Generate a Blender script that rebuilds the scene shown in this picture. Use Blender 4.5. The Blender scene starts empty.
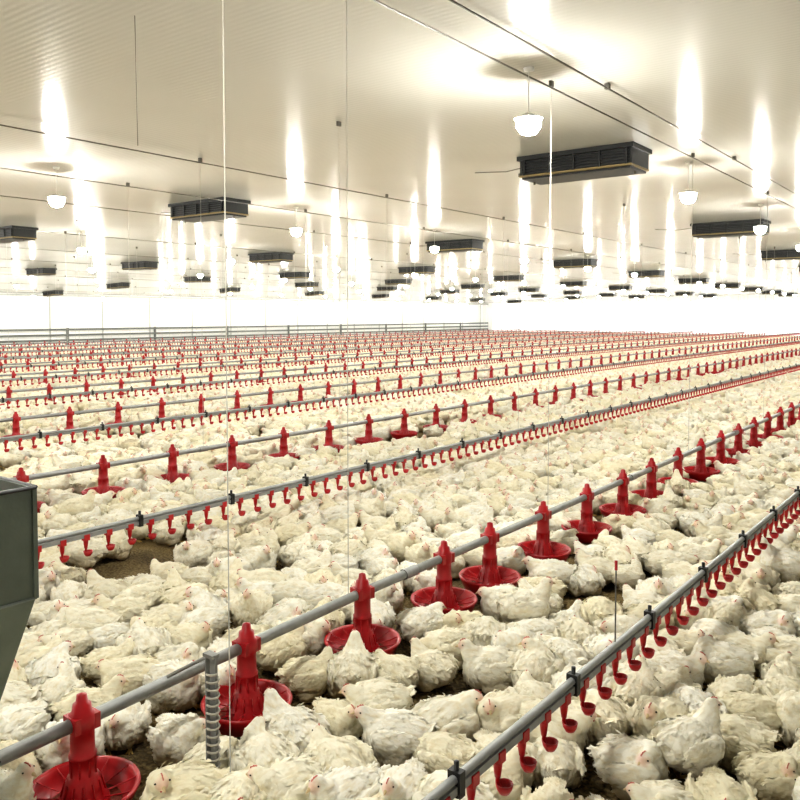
import bpy, bmesh, math, random
import numpy as np
from mathutils import Vector, Matrix, noise, Euler
random.seed(7); np.random.seed(7)
S = bpy.context.scene
COL = S.collection
YAW = math.radians(37.33)
SY, CY = math.sin(YAW), math.cos(YAW)
H = 1.65
CEIL = 3.15
XW, XE, YS, YN = -38.0, 6.0, -6.0, 63.0

# ---------------------------------------------------------------- materials
def new_mat(name):
    m = bpy.data.materials.new(name); m.use_nodes = True
    nt = m.node_tree
    return m, nt, nt.nodes['Principled BSDF']
def simple(name, col, rough=.5, metal=0., noise_amt=0.12, nscale=12., bump=0., bscale=60.):
    m, nt, b = new_mat(name)
    b.inputs['Roughness'].default_value = rough
    b.inputs['Metallic'].default_value = metal
    tc = nt.nodes.new('ShaderNodeTexCoord')
    n = nt.nodes.new('ShaderNodeTexNoise'); n.inputs['Scale'].default_value = nscale; n.inputs['Detail'].default_value = 4
    nt.links.new(tc.outputs['Object'], n.inputs['Vector'])
    mx = nt.nodes.new('ShaderNodeMix'); mx.data_type = 'RGBA'
    nt.links.new(n.outputs['Fac'], mx.inputs[0])
    mx.inputs[6].default_value = (*[c*(1-noise_amt) for c in col], 1)
    mx.inputs[7].default_value = (*[min(1, c*(1+noise_amt)) for c in col], 1)
    nt.links.new(mx.outputs[2], b.inputs['Base Color'])
    if bump > 0:
        n2 = nt.nodes.new('ShaderNodeTexNoise'); n2.inputs['Scale'].default_value = bscale
        nt.links.new(tc.outputs['Object'], n2.inputs['Vector'])
        bp = nt.nodes.new('ShaderNodeBump'); bp.inputs['Strength'].default_value = bump; bp.inputs['Distance'].default_value = .01
        nt.links.new(n2.outputs['Fac'], bp.inputs['Height']); nt.links.new(bp.outputs['Normal'], b.inputs['Normal'])
    return m
M_red = simple('red_plastic', (.40, .008, .013), .38, 0, .25, 30)
M_red2 = simple('red_cup_plastic', (.44, .010, .014), .4, 0, .2, 30)
M_pipe = simple('galvanised_pipe', (.28, .29, .28), .45, .4, .25, 25)
M_pvc = simple('grey_pvc', (.25, .26, .255), .5, 0, .15, 20)
M_black = simple('black_plastic', (.012, .013, .013), .5, 0, .3, 20)
M_louv = simple('dark_louver', (.018, .02, .02), .45, .1, .3, 20)
M_tan = simple('brass_strip', (.28, .21, .08), .5, 0, .2, 20)
M_cord = simple('white_cord', (.46, .44, .38), .8)
M_cable = simple('steel_cable', (.13, .12, .10), .5, .4)
M_hop = simple('hopper_metal', (.17, .20, .175), .45, .3, .25, 9, .15, 30)
M_feed = simple('feed_mash', (.17, .035, .02), .95, 0, .4, 120, .6, 200)
M_rail = simple('wall_rail', (.14, .15, .14), .5, .2)
M_post = simple('wall_post', (.55, .55, .52), .5)
M_lampw = simple('lamp_housing', (.80, .79, .75), .4)
M_door = simple('door_panel', (.62, .63, .6), .5)
M_leg = simple('leg_skin', (.62, .42, .14), .7)
M_comb = simple('comb_skin', (.60, .18, .14), .6)
M_beak = simple('beak_horn', (.66, .50, .28), .5)
M_eye = simple('eye_dark', (.02, .012, .01), .2)
M_wall = simple('wall_white_glow', (.86, .86, .83), .55, 0, .03, 3)
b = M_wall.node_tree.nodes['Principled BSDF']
b.inputs['Emission Color'].default_value = (1, 1, .97, 1); b.inputs['Emission Strength'].default_value = .12  # faint self-glow added to the plain walls to brighten the far end

M_ceil, nt, b = new_mat('ceiling_sheet')
tc = nt.nodes.new('ShaderNodeTexCoord')
wv = nt.nodes.new('ShaderNodeTexWave'); wv.bands_direction = 'Y'; wv.inputs['Scale'].default_value = 7.0
nt.links.new(tc.outputs['Object'], wv.inputs['Vector'])
ns = nt.nodes.new('ShaderNodeTexNoise'); ns.inputs['Scale'].default_value = .6; ns.inputs['Detail'].default_value = 5
nt.links.new(tc.outputs['Object'], ns.inputs['Vector'])
mx = nt.nodes.new('ShaderNodeMix'); mx.data_type = 'RGBA'
nt.links.new(ns.outputs['Fac'], mx.inputs[0])
mx.inputs[6].default_value = (.59, .58, .54, 1); mx.inputs[7].default_value = (.69, .68, .64, 1)
nt.links.new(mx.outputs[2], b.inputs['Base Color'])
b.inputs['Roughness'].default_value = .15
b.inputs['Specular IOR Level'].default_value = .38
bp = nt.nodes.new('ShaderNodeBump'); bp.inputs['Strength'].default_value = .16; bp.inputs['Distance'].default_value = .003
nt.links.new(wv.outputs['Fac'], bp.inputs['Height']); nt.links.new(bp.outputs['Normal'], b.inputs['Normal'])

M_lit, nt, b = new_mat('litter')
tc = nt.nodes.new('ShaderNodeTexCoord')
n1 = nt.nodes.new('ShaderNodeTexNoise'); n1.inputs['Scale'].default_value = 3; n1.inputs['Detail'].default_value = 8
n2 = nt.nodes.new('ShaderNodeTexNoise'); n2.inputs['Scale'].default_value = 60; n2.inputs['Detail'].default_value = 6
for n in (n1, n2): nt.links.new(tc.outputs['Object'], n.inputs['Vector'])
ad = nt.nodes.new('ShaderNodeMath'); ad.operation = 'ADD'
nt.links.new(n1.outputs['Fac'], ad.inputs[0]); nt.links.new(n2.outputs['Fac'], ad.inputs[1])
cr = nt.nodes.new('ShaderNodeValToRGB')
cr.color_ramp.elements[0].position = .72; cr.color_ramp.elements[0].color = (.065, .045, .017, 1)
cr.color_ramp.elements[1].position = 1.0; cr.color_ramp.elements[1].color = (.27, .195, .085, 1)
dv = nt.nodes.new('ShaderNodeMath'); dv.operation = 'MULTIPLY'; dv.inputs[1].default_value = .85
nt.links.new(ad.outputs[0], dv.inputs[0])
nt.links.new(dv.outputs[0], cr.inputs[0]); nt.links.new(cr.outputs[0], b.inputs['Base Color'])
b.inputs['Roughness'].default_value = .95
bp = nt.nodes.new('ShaderNodeBump'); bp.inputs['Strength'].default_value = .8; bp.inputs['Distance'].default_value = .02
nt.links.new(n2.outputs['Fac'], bp.inputs['Height']); nt.links.new(bp.outputs['Normal'], b.inputs['Normal'])

M_fea, nt, b = new_mat('white_feathers')
at = nt.nodes.new('ShaderNodeAttribute'); at.attribute_name = 'tint'
sp = nt.nodes.new('ShaderNodeSeparateColor'); nt.links.new(at.outputs['Color'], sp.inputs[0])
tc = nt.nodes.new('ShaderNodeTexCoord'); oi = nt.nodes.new('ShaderNodeObjectInfo')
mp = nt.nodes.new('ShaderNodeMapping'); mp.inputs['Scale'].default_value = (18, 45, 45)
nt.links.new(tc.outputs['Object'], mp.inputs['Vector'])
n1 = nt.nodes.new('ShaderNodeTexNoise'); n1.inputs['Scale'].default_value = 1; n1.inputs['Detail'].default_value = 5
nt.links.new(mp.outputs[0], n1.inputs['Vector'])
def mixc(nt, f, a, c):
    m = nt.nodes.new('ShaderNodeMix'); m.data_type = 'RGBA'
    if hasattr(f, 'links'): nt.links.new(f, m.inputs[0])
    else: m.inputs[0].default_value = f
    for i, v in ((6, a), (7, c)):
        if hasattr(v, 'links'): nt.links.new(v, m.inputs[i])
        else: m.inputs[i].default_value = (*v, 1)
    return m.outputs[2]
c0 = mixc(nt, oi.outputs['Random'], (.95, .935, .84), (.89, .83, .62))
rmp = nt.nodes.new('ShaderNodeMapRange'); nt.links.new(n1.outputs['Fac'], rmp.inputs[0])
rmp.inputs[1].default_value = .45; rmp.inputs[2].default_value = .75; rmp.inputs[4].default_value = .6
c1 = mixc(nt, rmp.outputs[0], c0, (.72, .60, .34))
c2 = mixc(nt, sp.outputs[1], c1, (.30, .21, .075))  # belly dirt, deepened to paint in the shade between birds
c3 = mixc(nt, sp.outputs[0], c2, (.76, .35, .27))
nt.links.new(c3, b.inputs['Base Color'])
b.inputs['Roughness'].default_value = .85
b.inputs['Sheen Weight'].default_value = .1
bp = nt.nodes.new('ShaderNodeBump'); bp.inputs['Strength'].default_value = .6; bp.inputs['Distance'].default_value = .006
nt.links.new(n1.outputs['Fac'], bp.inputs['Height']); nt.links.new(bp.outputs['Normal'], b.inputs['Normal'])

def emis(name, col, s):
    m, nt, b = new_mat(name)
    b.inputs['Base Color'].default_value = (*col, 1)
    b.inputs['Emission Color'].default_value = (*col, 1); b.inputs['Emission Strength'].default_value = s
    return m
M_bulb = emis('bulb_glass', (1, .98, .915), 570)
M_endglow = emis('end_wall_glow', (.98, .99, 1), .7)  # added glow for the bright far end, not a real opening

# ---------------------------------------------------------------- mesh builder
class MB:
    def __init__(s): s.v = []; s.f = []; s.m = []; s.mats = []; s.sm = []
    def mi(s, mat):
        if mat not in s.mats: s.mats.append(mat)
        return s.mats.index(mat)
    def add(s, vs, fs, mat, smooth=False):
        o = len(s.v); i = s.mi(mat)
        s.v += [tuple(v) for v in vs]
        for f in fs:
            s.f.append([o+k for k in f]); s.m.append(i); s.sm.append(smooth)
    def box(s, c, d, mat, taper=1.0):
        x, y, z = c; a, b_, h = d[0]/2, d[1]/2, d[2]/2
        vs = []
        for k, t in ((-1, taper), (1, 1.0)):
            for sx, sy in ((-1, -1), (1, -1), (1, 1), (-1, 1)):
                vs.append((x+sx*a*t, y+sy*b_*t, z+k*h))
        s.add(vs, [(3, 2, 1, 0), (4, 5, 6, 7), (0, 1, 5, 4), (1, 2, 6, 5), (2, 3, 7, 6), (3, 0, 4, 7)], mat)
    def lathe(s, prof, mat, c=(0, 0, 0), n=24, smooth=True):
        vs = []; fs = []
        for r, z in prof:
            for k in range(n):
                a = 2*math.pi*k/n
                vs.append((c[0]+r*math.cos(a), c[1]+r*math.sin(a), c[2]+z))
        for j in range(len(prof)-1):
            for k in range(n):
                k2 = (k+1) % n
                fs.append((j*n+k, j*n+k2, (j+1)*n+k2, (j+1)*n+k))
        s.add(vs, fs, mat, smooth)
    def tube(s, pts, r, mat, n=10, caps=True):
        pts = [Vector(p) for p in pts]; vs = []; fs = []
        rr = r if isinstance(r, (list, tuple)) else [r]*len(pts)
        for i, p in enumerate(pts):
            t = (pts[min(i+1, len(pts)-1)]-pts[max(i-1, 0)]).normalized()
            u = t.cross(Vector((0, 0, 1)))
            if u.length < .01: u = t.cross(Vector((0, 1, 0)))
            u.normalize(); w = t.cross(u)
            for k in range(n):
                a = 2*math.pi*k/n
                vs.append(p+u*math.cos(a)*rr[i]+w*math.sin(a)*rr[i])
        for i in range(len(pts)-1):
            for k in range(n):
                k2 = (k+1) % n
                fs.append((i*n+k, i*n+k2, (i+1)*n+k2, (i+1)*n+k))
        if caps: fs += [tuple(range(n)), tuple((len(pts)-1)*n+k for k in range(n))]
        s.add(vs, fs, mat, True)
    def mesh(s, name):
        me = bpy.data.meshes.new(name); me.from_pydata(s.v, [], s.f)
        for m in s.mats: me.materials.append(m)
        me.polygons.foreach_set('material_index', s.m); me.polygons.foreach_set('use_smooth', s.sm)
        me.update(); return me
def obj(name, me, loc=(0, 0, 0), parent=None, rot=(0, 0, 0)):
    o = bpy.data.objects.new(name, me); COL.objects.link(o); o.location = loc; o.rotation_euler = rot
    if parent: o.parent = parent
    return o
def empty(name, loc=(0, 0, 0)):
    o = bpy.data.objects.new(name, None); COL.objects.link(o); o.location = loc; o.empty_display_size = .1
    return o

# ---------------------------------------------------------------- room shell
m = MB(); m.add([(XW, YS, 0), (XE, YS, 0), (XE, YN, 0), (XW, YN, 0)], [(0, 1, 2, 3)], M_lit); obj('floor', m.mesh('floor'))
m = MB()
m.add([(-28, YS, CEIL), (XE, YS, CEIL), (XE, YN, CEIL), (-28, YN, CEIL), (XW, YS, 2.7), (XW, YN, 2.7)], [(3, 2, 1, 0), (5, 3, 0, 4)], M_ceil)
obj('ceiling', m.mesh('ceiling'))
def ceil_z(x): return CEIL if x > -28 else CEIL-(-28-x)*.045
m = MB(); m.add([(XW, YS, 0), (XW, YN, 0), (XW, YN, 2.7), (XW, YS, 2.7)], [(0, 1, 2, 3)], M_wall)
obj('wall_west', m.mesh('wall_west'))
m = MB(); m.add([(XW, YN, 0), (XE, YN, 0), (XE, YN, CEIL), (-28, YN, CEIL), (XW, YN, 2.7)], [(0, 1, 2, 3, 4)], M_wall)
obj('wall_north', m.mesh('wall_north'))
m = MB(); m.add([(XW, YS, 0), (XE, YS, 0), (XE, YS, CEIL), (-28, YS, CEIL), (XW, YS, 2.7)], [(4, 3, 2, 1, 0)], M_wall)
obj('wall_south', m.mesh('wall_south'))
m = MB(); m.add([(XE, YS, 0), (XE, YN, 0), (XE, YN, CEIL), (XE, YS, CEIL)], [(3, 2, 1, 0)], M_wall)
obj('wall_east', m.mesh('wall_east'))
m = MB()
for z in (.12, .38, .64, .92):
    m.box((XW+.12, (YS+YN)/2, z), (.06, YN-YS-.2, .10), M_rail)
for k in range(13): m.box((XW+.06, YS+2+k*5.2, .5), (.08, .1, 1.0), M_rail)
obj('trim_1', m.mesh('wall_rails'))
m = MB()
for k in range(24): m.box((XW+.03, YS+1+k*2.9, 1.35), (.05, .06, 2.6), M_post)
m.box((XW+.05, (YS+YN)/2, 2.62), (.1, YN-YS-.1, .10), M_post)
obj('trim_2', m.mesh('wall_posts'))
m = MB()
for k in range(15): m.box((XW+1.5+k*2.9, YN-.03, 1.35), (.06, .05, 2.6), M_post)
obj('trim_3', m.mesh('wall_posts_n'))
m = MB()
m.box((XW+.1, 5.6, 1.15), (.06, 2.0, 2.3), M_door)
for y in (4.55, 6.65): m.box((XW+.12, y, 1.2), (.12, .12, 2.4), M_rail)
m.box((XW+.12, 5.6, 2.36), (.12, 2.2, .12), M_rail); m.box((XW+.15, 6.3, 1.05), (.06, .06, .16), M_black)
obj('door_1', m.mesh('door'))
m = MB()
m.box((-16, YN-.06, 1.4), (42.8, .04, 2.5), M_endglow)
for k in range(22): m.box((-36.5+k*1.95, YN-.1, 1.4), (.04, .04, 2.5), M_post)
obj('glow_panel_1', m.mesh('end_glow'))  # made-up glowing panel across the end wall, added to brighten it

# ---------------------------------------------------------------- ceiling inlets
m = MB()
m.box((0, 0, -.02), (1.14, .46, .04), M_louv)
m.box((0, 0, -.11), (1.06, .38, .14), M_black)
m.box((0, 0, -.185), (1.10, .42, .016), M_tan)
m.box((0, 0, -.205), (1.06, .38, .02), M_black)
for sgn in (-1, 1):
    for k in range(5): m.box((0, sgn*.2, -.055-k*.027), (1.04, .02, .008), M_louv)
    for k in range(5): m.box((-.5+k*.25, sgn*.2, -.11), (.02, .03, .14), M_louv)
    m.box((sgn*.54, 0, -.11), (.02, .40, .14), M_louv)
    m.tube([(sgn*.5, 0, -.19), (sgn*.5, 0, -.24)], .012, M_cable, 6)
m.tube([(-.57, .1, -.03), (-.9, .15, -.05), (-1.3, .2, -.01)], .006, M_cable, 6)
inl = m.mesh('inlet')
for i in range(7):
    for j in range(9):
        y = 7.0+6.65*j; x = -3.2-5.35*i-.07*(y-7)
        if y > YN-1 or x < XW+1.5: continue
        obj('ceiling_air_inlet', inl, (x, y, ceil_z(x)-.001), rot=(0, -.045 if x < -28 else 0, 0))
# ---------------------------------------------------------------- lamps: round globe glass under a small white cap
m = MB()
m.lathe([(.0, -.082), (.046, -.070), (.074, -.032), (.076, .0), (.066, .020)], M_bulb, n=10)
m.lathe([(.062, .018), (.090, .018), (.090, .025), (.045, .034), (.030, .05), (.0, .054)], M_lampw, n=14)
m.tube([(0, 0, .05), (0, 0, .31)], .0025, M_lampw, 6)
m.lathe([(.004, .305), (.03, .308), (.034, .325)], M_lampw, n=10)
blb = m.mesh('bulb')
for i in range(7):
    for j in range(-2, 16):
        y = 4.4+3.62*j; x = -2.35-5.38*i-.05*(y-4)
        if y > YN-1 or x < XW+.6: continue
        obj('hanging_light_bulb', blb, (x, y, ceil_z(x)-.325))

# ---------------------------------------------------------------- feeders & drinkers
SEC = 2.88
def feeder(m, y0, n=24):
    c = (0, y0, 0)
    m.lathe([(0, .066), (.09, .064), (.130, .072), (.158, .112), (.164, .130), (.178, .136), (.181, .128), (.172, .112), (.148, .060), (.10, .038), (0, .036)], M_red, c, n)
    m.lathe([(0, .076), (.122, .072)], M_feed, c, n)
    m.lathe([(.085, .075), (.080, .098), (.066, .112), (.062, .135), (.056, .155), (.050, .163), (.050, .172), (.041, .178), (.039, .23), (.044, .235), (.044, .247), (.039, .252), (.038, .325),
             (.044, .33), (.044, .375), (.033, .385), (.029, .41), (.020, .415), (.016, .44), (0, .446)], M_red, c, 16)
    m.box((0, y0, .352), (.072, .09, .05), M_red)
    for k in range(12):
        a = 2*math.pi*k/12; ca, sa = math.cos(a), math.sin(a)
        m.tube([(ca*.075, y0+sa*.075, .104), (ca*.13, y0+sa*.13, .118), (ca*.168, y0+sa*.168, .131)], .003, M_red, 4, False)
        m.tube([(ca*.056, y0+sa*.056, .158), (ca*.069, y0+sa*.069, .112)], .0035, M_red, 4, False)
    for k in range(8):
        a = 2*math.pi*k/8; m.box((math.cos(a)*.040, y0+math.sin(a)*.040, .205), (.006, .006, .055), M_red)
m = MB()
for k in range(4): feeder(m, .36+k*.72)
m.tube([(0, 0, .352), (0, SEC, .352)], .0225, M_pipe, 14)
m.tube([(0, SEC-.05, .352), (0, SEC+.05, .352)], .027, M_pipe, 14)
FS = m.mesh('feeder_section')
m = MB(); feeder(m, 0, 32); F1 = m.mesh('pan_feeder')
m = MB()
m.tube([(0, 0, .415), (0, SEC, .415)], .013, M_pipe, 10)
m.box((0, SEC/2, .388), (.024, SEC, .024), M_pvc)
NP = .144
for k in range(20):
    y = NP*(k+.5)
    m.box((0, y, .378), (.034, .034, .034), M_red2)
    m.tube([(0, y, .365), (0, y, .335), (0, y, .315)], [.015, .012, .009], M_red2, 8)
    m.tube([(0, y, .33), (0, y, .300), (.006, y, .286), (.018, y, .280)], .007, M_red2, 6)
    m.lathe([(0, .0), (.013, .002), (.020, .012), (.0235, .024), (.026, .024), (.023, .008), (.015, -.005), (0, -.006)], M_red2, (.022, y, .280), 12)
    if k % 5 == 2:
        m.box((0, y+.07, .402), (.040, .026, .07), M_black); m.tube([(0, y+.07, .435), (0, y+.07, .46)], .008, M_black, 6)
DS = m.mesh('drinker_section')

feed_lines = [(-2.38, 2.83), (-6.2, 5.34), (-9.85, 5.0), (-13.5, 5.3), (-17.2, 5.1), (-20.9, 5.2), (-24.6, 5), (-28.3, 5.2), (-32.0, 5.0), (-35.6, 5.1)]
drink_lines = [-1.145, -4.18, -8.0, -11.7, -15.35, -19.05, -22.75, -26.45, -30.15, -33.8]
pans = []
def cords(parent, X, ys, zb, r=.0016, cable=True):
    m = MB()
    top = ceil_z(X)
    for y in ys:
        m.tube([(0, y, zb), (0, y, top-.03)], r, M_cord, 5)
        m.box((0, y, top-.02), (.02, .035, .036), M_cable)
    if cable: m.tube([(0, YS+.5, top-.045), (0, YN-.5, top-.045)], .006, M_cable, 5)
    obj('suspension_cords', m.mesh('cords'), (0, 0, 0), parent)
for li, (X, yp) in enumerate(feed_lines):
    e = empty('feeder_line', (X, 0, 0))
    start = yp-.36
    if li == 0:
        ys = [1.406, 2.115, 2.83, 3.51, 3.985, 4.655, 5.33, 6.0, 6.63]
        while ys[-1] < YN-2: ys.append(ys[-1]+.68)
        def sag(y): return -.035*max(0, (2.83-y))/1.8
        for y in ys:
            obj('pan_feeder', F1, (0, y, sag(y)), e, (0, 0, y*2.3 % .5-.25)); pans.append((X, y))
        mm = MB(); mm.tube([(0, 1.13, .352+sag(1.13)), (0, 2.83, .352), (0, YN-1.5, .352)], .0225, M_pipe, 14)
        for y in np.arange(3.2, YN-2, 3.0): mm.tube([(0, y-.05, .352), (0, y+.05, .352)], .027, M_pipe, 14)
        obj('feed_pipe', mm.mesh('feed_pipe'), (0, 0, 0), e)
        cy = [2.73, 4.72]+[4.72+2.88*k for k in range(1, 19)]
    else:
        y = start
        while y-SEC > -3.0: y -= SEC
        while y+SEC < YN-1:
            obj('line_section', FS, (0, y, 0), e)
            for k in range(4): pans.append((X, y+.36+k*.72))
            y += SEC
        cy = [start+.0+2.88*k for k in range(-1, 19)]
    cords(e, X, cy, .36, .0020 if li == 0 else .0016)
for li, X in enumerate(drink_lines):
    e = empty('drinker_line', (X, 0, 0))
    y = 1.0-SEC
    if li == 0: y = .6
    while y+SEC < YN-1:
        obj('line_section', DS, (0, y, 0), e); y += SEC
    if li == 0:
        mm = MB(); mm.tube([(0, 2.83, .42), (0, 2.83, .72)], .003, M_cable, 6); mm.tube([(0, 2.83, .70), (0, 2.83, .735)], .006, M_red2, 6)
        obj('hanger_rod', mm.mesh('hanger_rod'), (0, 0, 0), e)
        cords(e, X, [8+2.88*k for k in range(18)], .43, cable=False)
    else: cords(e, X, [4.0+.7*li % 2+2.88*k for k in range(19)], .43, cable=(li == 2))

m = MB()
m.box((0, 0, .255), (.028, .010, .51), M_pvc); m.box((-.026, 0, .255), (.006, .026, .51), M_pvc)
m.box((-.013, 0, .007), (.12, .12, .014), M_pvc); m.box((-.013, 0, .505), (.05, .03, .012), M_pipe)
m.tube([(-.02, 0, .50), (-.10, 0, .455), (-.25, 0, .365)], .007, M_pipe, 6)
pts = []
for k in range(15*10+1):
    a = 2*math.pi*k/10; pts.append((-.005+math.cos(a)*.026, math.sin(a)*.016, .05+.40*k/150))
m.tube(pts, .004, M_cord, 5)
obj('line_support_stand', m.mesh('stand'), (-2.10, 1.72, 0))
m = MB(); m.tube([(0, 0, .012), (0, 0, CEIL-.005)], .0019, M_cord, 6); m.lathe([(0, .02), (.02, .015), (.022, 0.002)], M_black, n=10)
m.box((0, 0, CEIL-.02), (.03, .03, .03), M_cable)
obj('suspension_cord', m.mesh('cord'), (-1.98, 1.686, 0))
m = MB(); m.tube([(-3.52, 2.43, CEIL-.005), (-3.53, 2.44, 2.8), (-3.51, 2.43, 2.5)], .0018, M_cable, 6)
obj('hanging_wire', m.mesh('wire'))

m = MB(); m.tube([(-2.12, YS+.5, CEIL-.03), (-2.12, YN-.5, CEIL-.03)], .006, M_cable, 6)
for y in np.arange(-4, 60, 3.0): m.box((-2.12, y, CEIL-.018), (.03, .03, .034), M_cable)
obj('ceiling_conduit', m.mesh('conduit'))

m = MB()
zt, zm, zb = 1.187, .885, .375; hw, hb = .30, .19
def ring(h, z): return [(-h, -h, z), (h, -h, z), (h, h, z), (-h, h, z)]
vs = ring(hw, zt)+ring(hw, zm)+ring(hb, zb+.06)+ring(hw-.006, zt)+ring(hw-.006, zm)+ring(hb-.006, zb+.06)
fs = []
for k in range(4):
    q = (k+1) % 4
    fs += [(k, 4+k, 4+q, q), (4+k, 8+k, 8+q, 4+q), (12+q, 16+q, 16+k, 12+k), (16+q, 20+q, 20+k, 16+k), (k, q, 12+q, 12+k)]
m.add(vs, fs, M_hop)
for k in range(4):
    a = ring(hw+.004, zt)[k]; c = ring(hw+.004, zt)[(k+1) % 4]
    m.tube([a, c], .006, M_black, 6)
    a = ring(hw+.001, zm)[k]; c = ring(hw+.001, zm)[(k+1) % 4]; m.tube([a, c], .004, M_hop, 6)
for sx, sy in ((-1, -1), (1, -1), (1, 1), (-1, 1)):
    m.box((sx*hw, sy*hw, (zt+zm)/2), (.012, .012, zt-zm), M_hop)
m.add([(-hw+.01, -hw+.01, 1.05), (hw-.01, -hw+.01, 1.05), (hw-.01, hw-.01, 1.05), (-hw+.01, hw-.01, 1.05)], [(0, 1, 2, 3)], M_feed)
m.box((0, 0, .37), (.3, .38, .14), M_hop); m.box((0, 0, .15), (.05, .2, .30), M_black)
m.tube([(0, .15, .318), (0, .32, .318)], .0225, M_pipe, 14)
obj('feed_hopper', m.mesh('hopper'), (-2.38, .80, 0))

# ---------------------------------------------------------------- chickens
def ellipsoid(bm, c, r, rot=(0, 0, 0)):
    M = Matrix.Translation(c) @ Euler(rot).to_matrix().to_4x4() @ Matrix.Diagonal((*r, 1))
    bmesh.ops.create_icosphere(bm, subdivisions=3, radius=1, matrix=M)
def make_chicken(name, neck, head, hdir, lift=0., seed=0, fat=1.0, rump_up=0., spread=0.):
    rnd = random.Random(seed)
    bm = bmesh.new()
    L = lift
    ellipsoid(bm, (0, 0, .115+L), (.135, .122*fat, .112))
    ellipsoid(bm, (.070, 0, .110+L), (.088, .108*fat, .106))
    ellipsoid(bm, (-.085, 0, .125+L+rump_up*.5), (.080, .088*fat, .082), (0, .25, 0))
    ellipsoid(bm, (-.145, 0, .155+L+rump_up), (.044, .036, .022), (0, .6, 0))
    for s in (-1, 1):
        ellipsoid(bm, (-.02, s*(.114*fat+spread), .132+L), (.106, .021, .060), (0, .18, s*.10))
        ellipsoid(bm, (.060, s*(.102*fat+spread), .145+L), (.046, .030, .044))
        ellipsoid(bm, (-.01, s*.082, .052+L), (.075, .054, .052))
    pts = [Vector(p)+Vector((0, 0, L)) for p in neck]; hd = Vector(head)+Vector((0, 0, L))
    pts.append(hd); radii = [.066, .046, .034, .029, .028][:len(pts)-1]+[.028]
    for i in range(len(pts)-1):
        for k in range(4):
            t = k/4; p = pts[i].lerp(pts[i+1], t); r = radii[i]*(1-t)+radii[i+1]*t
            ellipsoid(bm, p, (r, r, r))
    d = Vector(hdir).normalized(); q = d.to_track_quat('X', 'Z'); qe = q.to_euler()
    ellipsoid(bm, hd, (.038, .029, .031), qe)
    ellipsoid(bm, hd+d*.020-Vector((0, 0, .004)), (.023, .019, .020), qe)
    me = bpy.data.meshes.new('tmp'); bm.to_mesh(me); bm.free()
    o = bpy.data.objects.new('tmp', me); COL.objects.link(o)
    md = o.modifiers.new('r', 'REMESH'); md.mode = 'VOXEL'; md.voxel_size = .0080; md.use_smooth_shade = True
    sm = o.modifiers.new('s', 'SMOOTH'); sm.iterations = 4; sm.factor = .5
    dg = bpy.context.evaluated_depsgraph_get(); dg.update()
    me2 = bpy.data.meshes.new_from_object(o.evaluated_get(dg))
    bpy.data.objects.remove(o)
    off = Vector((seed*3.1, 0, 0))
    norms = [v.normal.copy() for v in me2.vertices]; co = [v.co.copy() for v in me2.vertices]
    V = []
    for p, n in zip(co, norms):
        hdist = (p-hd).length
        k = min(1, max(0, (hdist-.035)/.05))
        a = noise.noise(Vector((p.x*18, p.y*26, p.z*26))+off)*.008+noise.noise(Vector((p.x*45, p.y*80, p.z*80))+off)*.0045
        v = p+n*a*k; v.z = max(v.z, .003 if L == 0 else v.z)
        V.append(v)
    mb = MB(); mb.mi(M_fea)
    mb.v = [tuple(v) for v in V]
    for f in me2.polygons:
        mb.f.append(list(f.vertices)); mb.m.append(0); mb.sm.append(True)
    def blade(p, n, t, Ln, w, lift_):
        t = t.normalized(); s_ = t.cross(n).normalized()
        b0 = p-n*.001; mid = p+t*Ln*.55+n*(lift_*.7+.002); tip = p+t*Ln+n*lift_
        mb.add([b0-s_*w*.25, b0+s_*w*.25, mid-s_*w*.5-n*.002, mid+n*.0005, mid+s_*w*.5-n*.002, tip+n*-.001, p+t*Ln*.82-s_*w*.36+n*(lift_*.9-.001), p+t*Ln*.82+s_*w*.36+n*(lift_*.9-.001)],
               [(0, 1, 3), (0, 3, 2), (1, 4, 3), (2, 3, 6), (3, 4, 7), (3, 7, 6), (6, 7, 5)], M_fea, True)
    idx = list(range(len(co))); rnd.shuffle(idx); cnt = 0
    for i in idx:
        if cnt > 440: break
        p = V[i]; n = norms[i]
        hdist = (p-hd).length
        if hdist < .052 or p.z < .03+L*.9: continue
        flow = Vector((-1, rnd.uniform(-.35, .35), -.25)) if p.z-L < .2 and p.x < .15 else Vector((-.4, rnd.uniform(-.3, .3), -1))
        t = flow-n*flow.dot(n)
        if t.length < .4: continue
        small = .55 if hdist < .1 else 1
        blade(p, n, t, rnd.uniform(.022, .040)*small, rnd.uniform(.010, .018)*small, rnd.uniform(.001, .009)*small); cnt += 1
    for s in (-1, 1):
        for k in range(7):
            p = Vector((-.040-.008*k, s*(.128*fat+spread-.004*k), .167-.011*k+L)); n = Vector((0, s, .2)).normalized()
            blade(p, n, Vector((-1, -s*.34, .02+.05*k/7-.10)), .096-.006*k, .020, .006+rnd.uniform(0, .008))
    for k in range(9):
        a = (k-4)/4
        blade(Vector((-.140, a*.025, .165+L+rump_up-.01*abs(a))), Vector((.4, a*.4, 1)).normalized(), Vector((-1, a*.5, .5)), .050, .022, .004)
    nv = len(mb.v)
    R = q.to_matrix()
    def loc(x, y, z): return hd+R@Vector((x, y, z))
    def cone(b, tip, r, mat):
        mb.tube([b, b.lerp(tip, .5), tip], [r, r*.75, r*.12], mat, 8)
    cone(loc(.033, 0, -.002), loc(.058, 0, -.011), .0085, M_beak)
    prof = [(.028, .014), (.025, .028), (.018, .028), (.012, .034), (.006, .032), (0, .034), (-.008, .028)]
    vs = [loc(x, -.002, z) for x, z in prof]+[loc(x, .002, z) for x, z in prof]; n_ = len(prof)
    mb.add(vs, [tuple(range(n_)), tuple(range(2*n_-1, n_-1, -1))]+[(k, (k+1) % n_, n_+(k+1) % n_, n_+k) for k in range(n_)], M_comb)
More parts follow.
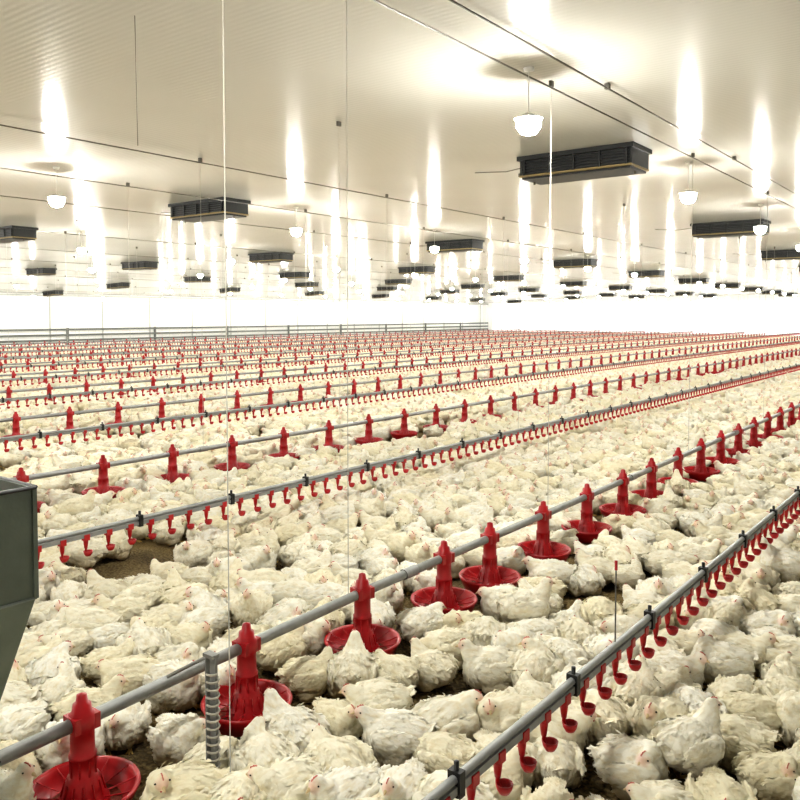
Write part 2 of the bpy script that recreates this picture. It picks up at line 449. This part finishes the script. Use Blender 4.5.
    for s in (-1, 1):
        mb.tube([loc(.026, s*.006, -.016), loc(.024, s*.007, -.023), loc(.023, s*.007, -.028)], [.004, .0045, .002], M_comb, 6)
        e_ = loc(.015, s*.0272, .006)
        mb.lathe([(0, -.004), (.0035, -.002), (.0042, 0), (.0035, .002), (0, .004)], M_eye, tuple(e_), 6)
    if L > 0:
        for s in (-1, 1):
            mb.tube([(-.01, s*.06, .06+L), (-.02, s*.062, L*.55+.02), (.005, s*.062, .012)], [.024, .011, .008], M_leg, 8)
            for a in (-.5, 0, .5, math.pi):
                l_ = .05 if a != math.pi else .022
                mb.tube([(.005, s*.062, .012), (.005+math.cos(a)*l_, s*.062+math.sin(a)*l_, .005)], [.007, .004], M_leg, 6)
    else:
        for s in (-1, 1):
            for a in (-.4, 0, .4):
                mb.tube([(.09, s*.055, .010), (.09+math.cos(a)*.045, s*.055+math.sin(a)*.045, .005)], [.008, .004], M_leg, 6)
    out = mb.mesh(name)
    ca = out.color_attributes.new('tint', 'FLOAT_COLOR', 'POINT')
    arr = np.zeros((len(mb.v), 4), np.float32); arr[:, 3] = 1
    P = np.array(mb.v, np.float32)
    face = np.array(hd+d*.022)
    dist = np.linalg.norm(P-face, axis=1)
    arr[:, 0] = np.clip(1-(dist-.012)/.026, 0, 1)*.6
    arr[:, 1] = np.clip(1-(P[:, 2]-L)/.13, 0, 1)  # low body mask: dirt plus painted shade
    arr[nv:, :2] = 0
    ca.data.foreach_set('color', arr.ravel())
    return out
poses = [
 ([(.085, 0, .16), (.125, 0, .208)], (.146, 0, .248), (1, 0, -.1), 0, 1.0, 0, 0),
 ([(.10, 0, .13), (.158, 0, .150)], (.198, .01, .158), (1, .2, -.25), 0, 1.0, .012, 0),
 ([(.085, 0, .16), (.118, .015, .200)], (.132, .045, .232), (.5, 1, -.1), 0, 1.0, 0, .005),
 ([(.07, 0, .165), (.08, -.03, .20)], (.050, -.085, .205), (-.8, -.5, -.3), 0, 1.03, 0, .008),
 ([(.09, 0, .17), (.125, 0, .220)], (.145, 0, .268), (1, -.2, -.05), .075, .94, .0, 0),
 ([(.10, 0, .13), (.158, -.015, .108)], (.196, -.025, .075), (.8, -.1, -.7), 0, 1.0, .02, 0),
 ([(.085, 0, .15), (.118, 0, .180)], (.142, -.01, .202), (1, -.5, -.2), 0, 1.06, 0, .006),
 ([(.085, 0, .15), (.118, -.01, .188)], (.138, -.04, .218), (.6, -1, -.15), 0, 1.02, .01, 0),
 ([(.075, 0, .16), (.090, .03, .205)], (.078, .070, .230), (-.3, 1, -.1), 0, 1.0, .01, .004),
 ([(.09, 0, .155), (.135, .01, .192)], (.162, .02, .224), (1, .5, .1), .012, .98, .01, 0),
]
CC = bpy.data.collections.new('chickens')
for i, (nk, hd, hdr, lf, ft, ru, spd) in enumerate(poses):
    me = make_chicken('chicken_%d' % i, nk, hd, hdr, lf, i+1, ft, ru, spd)
    o = bpy.data.objects.new('a_chicken_%d' % i, me); CC.objects.link(o)

TS = 6.4; R0 = .171
G = int(TS/R0); cell = TS/G
grid = {}
tp = []
rnd = random.Random(3)
for _ in range(55000):
    x, y = rnd.random()*TS, rnd.random()*TS
    gx, gy = int(x/cell), int(y/cell); ok = True
    for ax in (-1, 0, 1):
        for ay in (-1, 0, 1):
            for (px, py) in grid.get(((gx+ax) % G, (gy+ay) % G), ()):
                dx = abs(px-x); dx = min(dx, TS-dx); dy = abs(py-y); dy = min(dy, TS-dy)
                if dx*dx+dy*dy < R0*R0: ok = False; break
            if not ok: break
        if not ok: break
    if ok: grid.setdefault((gx, gy), []).append((x, y)); tp.append((x, y))
panset = {}
for p in pans: panset.setdefault((int(p[0]//1), int(p[1]//1)), []).append(p)
pos, rots, idxs, scl = [], [], [], []
rnd = random.Random(11)
wts = [19, 15, 14, 8, 3, 8, 18, 14, 9, 7]
for a in range(-1, 8):
    for b_ in range(-1, 11):
        for (tx, ty) in tp:
            x = 4.0-a*TS-tx; y = -1+b_*TS+ty
            if x < XW+.4 or y > YN-.5: continue
            z = -SY*x+CY*y; r = CY*x+SY*y
            if z < .7: continue
            px = 400+800*r/z
            if px < -350 or px > 1200: continue
            if x > 1.2: continue
            dmin = 9; near = None
            for ix in (-1, 0, 1):
                for iy in (-1, 0, 1):
                    for p in panset.get((int(x//1)+ix, int(y//1)+iy), ()):
                        dd = math.hypot(p[0]-x, p[1]-y)
                        if dd < dmin: dmin = dd; near = p
            if dmin < .27: continue
            if math.hypot(x+2.1, y-1.72) < .10 or math.hypot(x+2.36, y-.8) < .25: continue
            g = noise.noise(Vector((x*.9, y*.9, 2.3)))+.5*noise.noise(Vector((x*2.1, y*2.1, 7.7)))
            if math.hypot(x+1.80, y-2.70) < .25: continue
            if g < -.70: continue
            if g < -.50 and rnd.random() < .45: continue
            ang = rnd.uniform(0, 2*math.pi)
            if dmin < .45 and rnd.random() < .6: ang = math.atan2(near[1]-y, near[0]-x)+rnd.uniform(-.4, .4)
            i = rnd.choices(range(10), wts)[0]
            if i == 4 and abs(x+1.16) < .1: i = 0
            s = rnd.uniform(.66, .86)
            pos.append((x, y, 0)); rots.append((0, 0, ang)); idxs.append(i); scl.append(s)
print('chickens', len(pos))
fm = bpy.data.meshes.new('flock'); fm.from_pydata(pos, [], [])
a = fm.attributes.new('rot', 'FLOAT_VECTOR', 'POINT'); a.data.foreach_set('vector', np.array(rots, np.float32).ravel())
a = fm.attributes.new('idx', 'INT', 'POINT'); a.data.foreach_set('value', np.array(idxs, np.int32))
a = fm.attributes.new('scl', 'FLOAT', 'POINT'); a.data.foreach_set('value', np.array(scl, np.float32))
fo = obj('chicken_flock', fm)
ng = bpy.data.node_groups.new('flock', 'GeometryNodeTree')
ng.interface.new_socket('Geometry', in_out='INPUT', socket_type='NodeSocketGeometry')
ng.interface.new_socket('Geometry', in_out='OUTPUT', socket_type='NodeSocketGeometry')
gi = ng.nodes.new('NodeGroupInput'); go = ng.nodes.new('NodeGroupOutput')
iop = ng.nodes.new('GeometryNodeInstanceOnPoints'); ci = ng.nodes.new('GeometryNodeCollectionInfo')
ci.inputs['Collection'].default_value = CC; ci.inputs['Separate Children'].default_value = True; ci.inputs['Reset Children'].default_value = True
def na(nm, dt):
    n = ng.nodes.new('GeometryNodeInputNamedAttribute'); n.data_type = dt; n.inputs['Name'].default_value = nm
    return [o for o in n.outputs if o.enabled and o.name == 'Attribute'][0]
e2r = ng.nodes.new('FunctionNodeEulerToRotation')
ng.links.new(gi.outputs[0], iop.inputs['Points']); ng.links.new(ci.outputs[0], iop.inputs['Instance'])
iop.inputs['Pick Instance'].default_value = True
ng.links.new(na('idx', 'INT'), iop.inputs['Instance Index'])
ng.links.new(na('rot', 'FLOAT_VECTOR'), e2r.inputs[0]); ng.links.new(e2r.outputs[0], iop.inputs['Rotation'])
ng.links.new(na('scl', 'FLOAT'), iop.inputs['Scale'])
ng.links.new(iop.outputs[0], go.inputs[0])
md = fo.modifiers.new('flock', 'NODES'); md.node_group = ng

# ---------------------------------------------------------------- world, camera, colour
w = bpy.data.worlds.new('world'); S.world = w; w.use_nodes = True
w.node_tree.nodes['Background'].inputs[0].default_value = (.9, .9, .85, 1); w.node_tree.nodes['Background'].inputs[1].default_value = .3
cam = bpy.data.cameras.new('camera'); co_ = bpy.data.objects.new('camera', cam); COL.objects.link(co_)
pitch = math.radians(2.5)
co_.location = (0, 0, H); co_.rotation_euler = (math.pi/2-pitch, 0, YAW)
cam.sensor_width = 36; cam.lens = 36; cam.shift_y = -(85-800*math.tan(pitch))/800
cam.clip_start = .05; cam.clip_end = 300
S.camera = co_
S.view_settings.view_transform = 'Standard'
S.view_settings.exposure = 0.0
try: S.view_settings.look = 'Medium High Contrast'
except Exception as ex: print(ex)
try:
    S.cycles.max_bounces = 6; S.cycles.diffuse_bounces = 3; S.cycles.glossy_bounces = 2
except Exception as ex: print(ex)
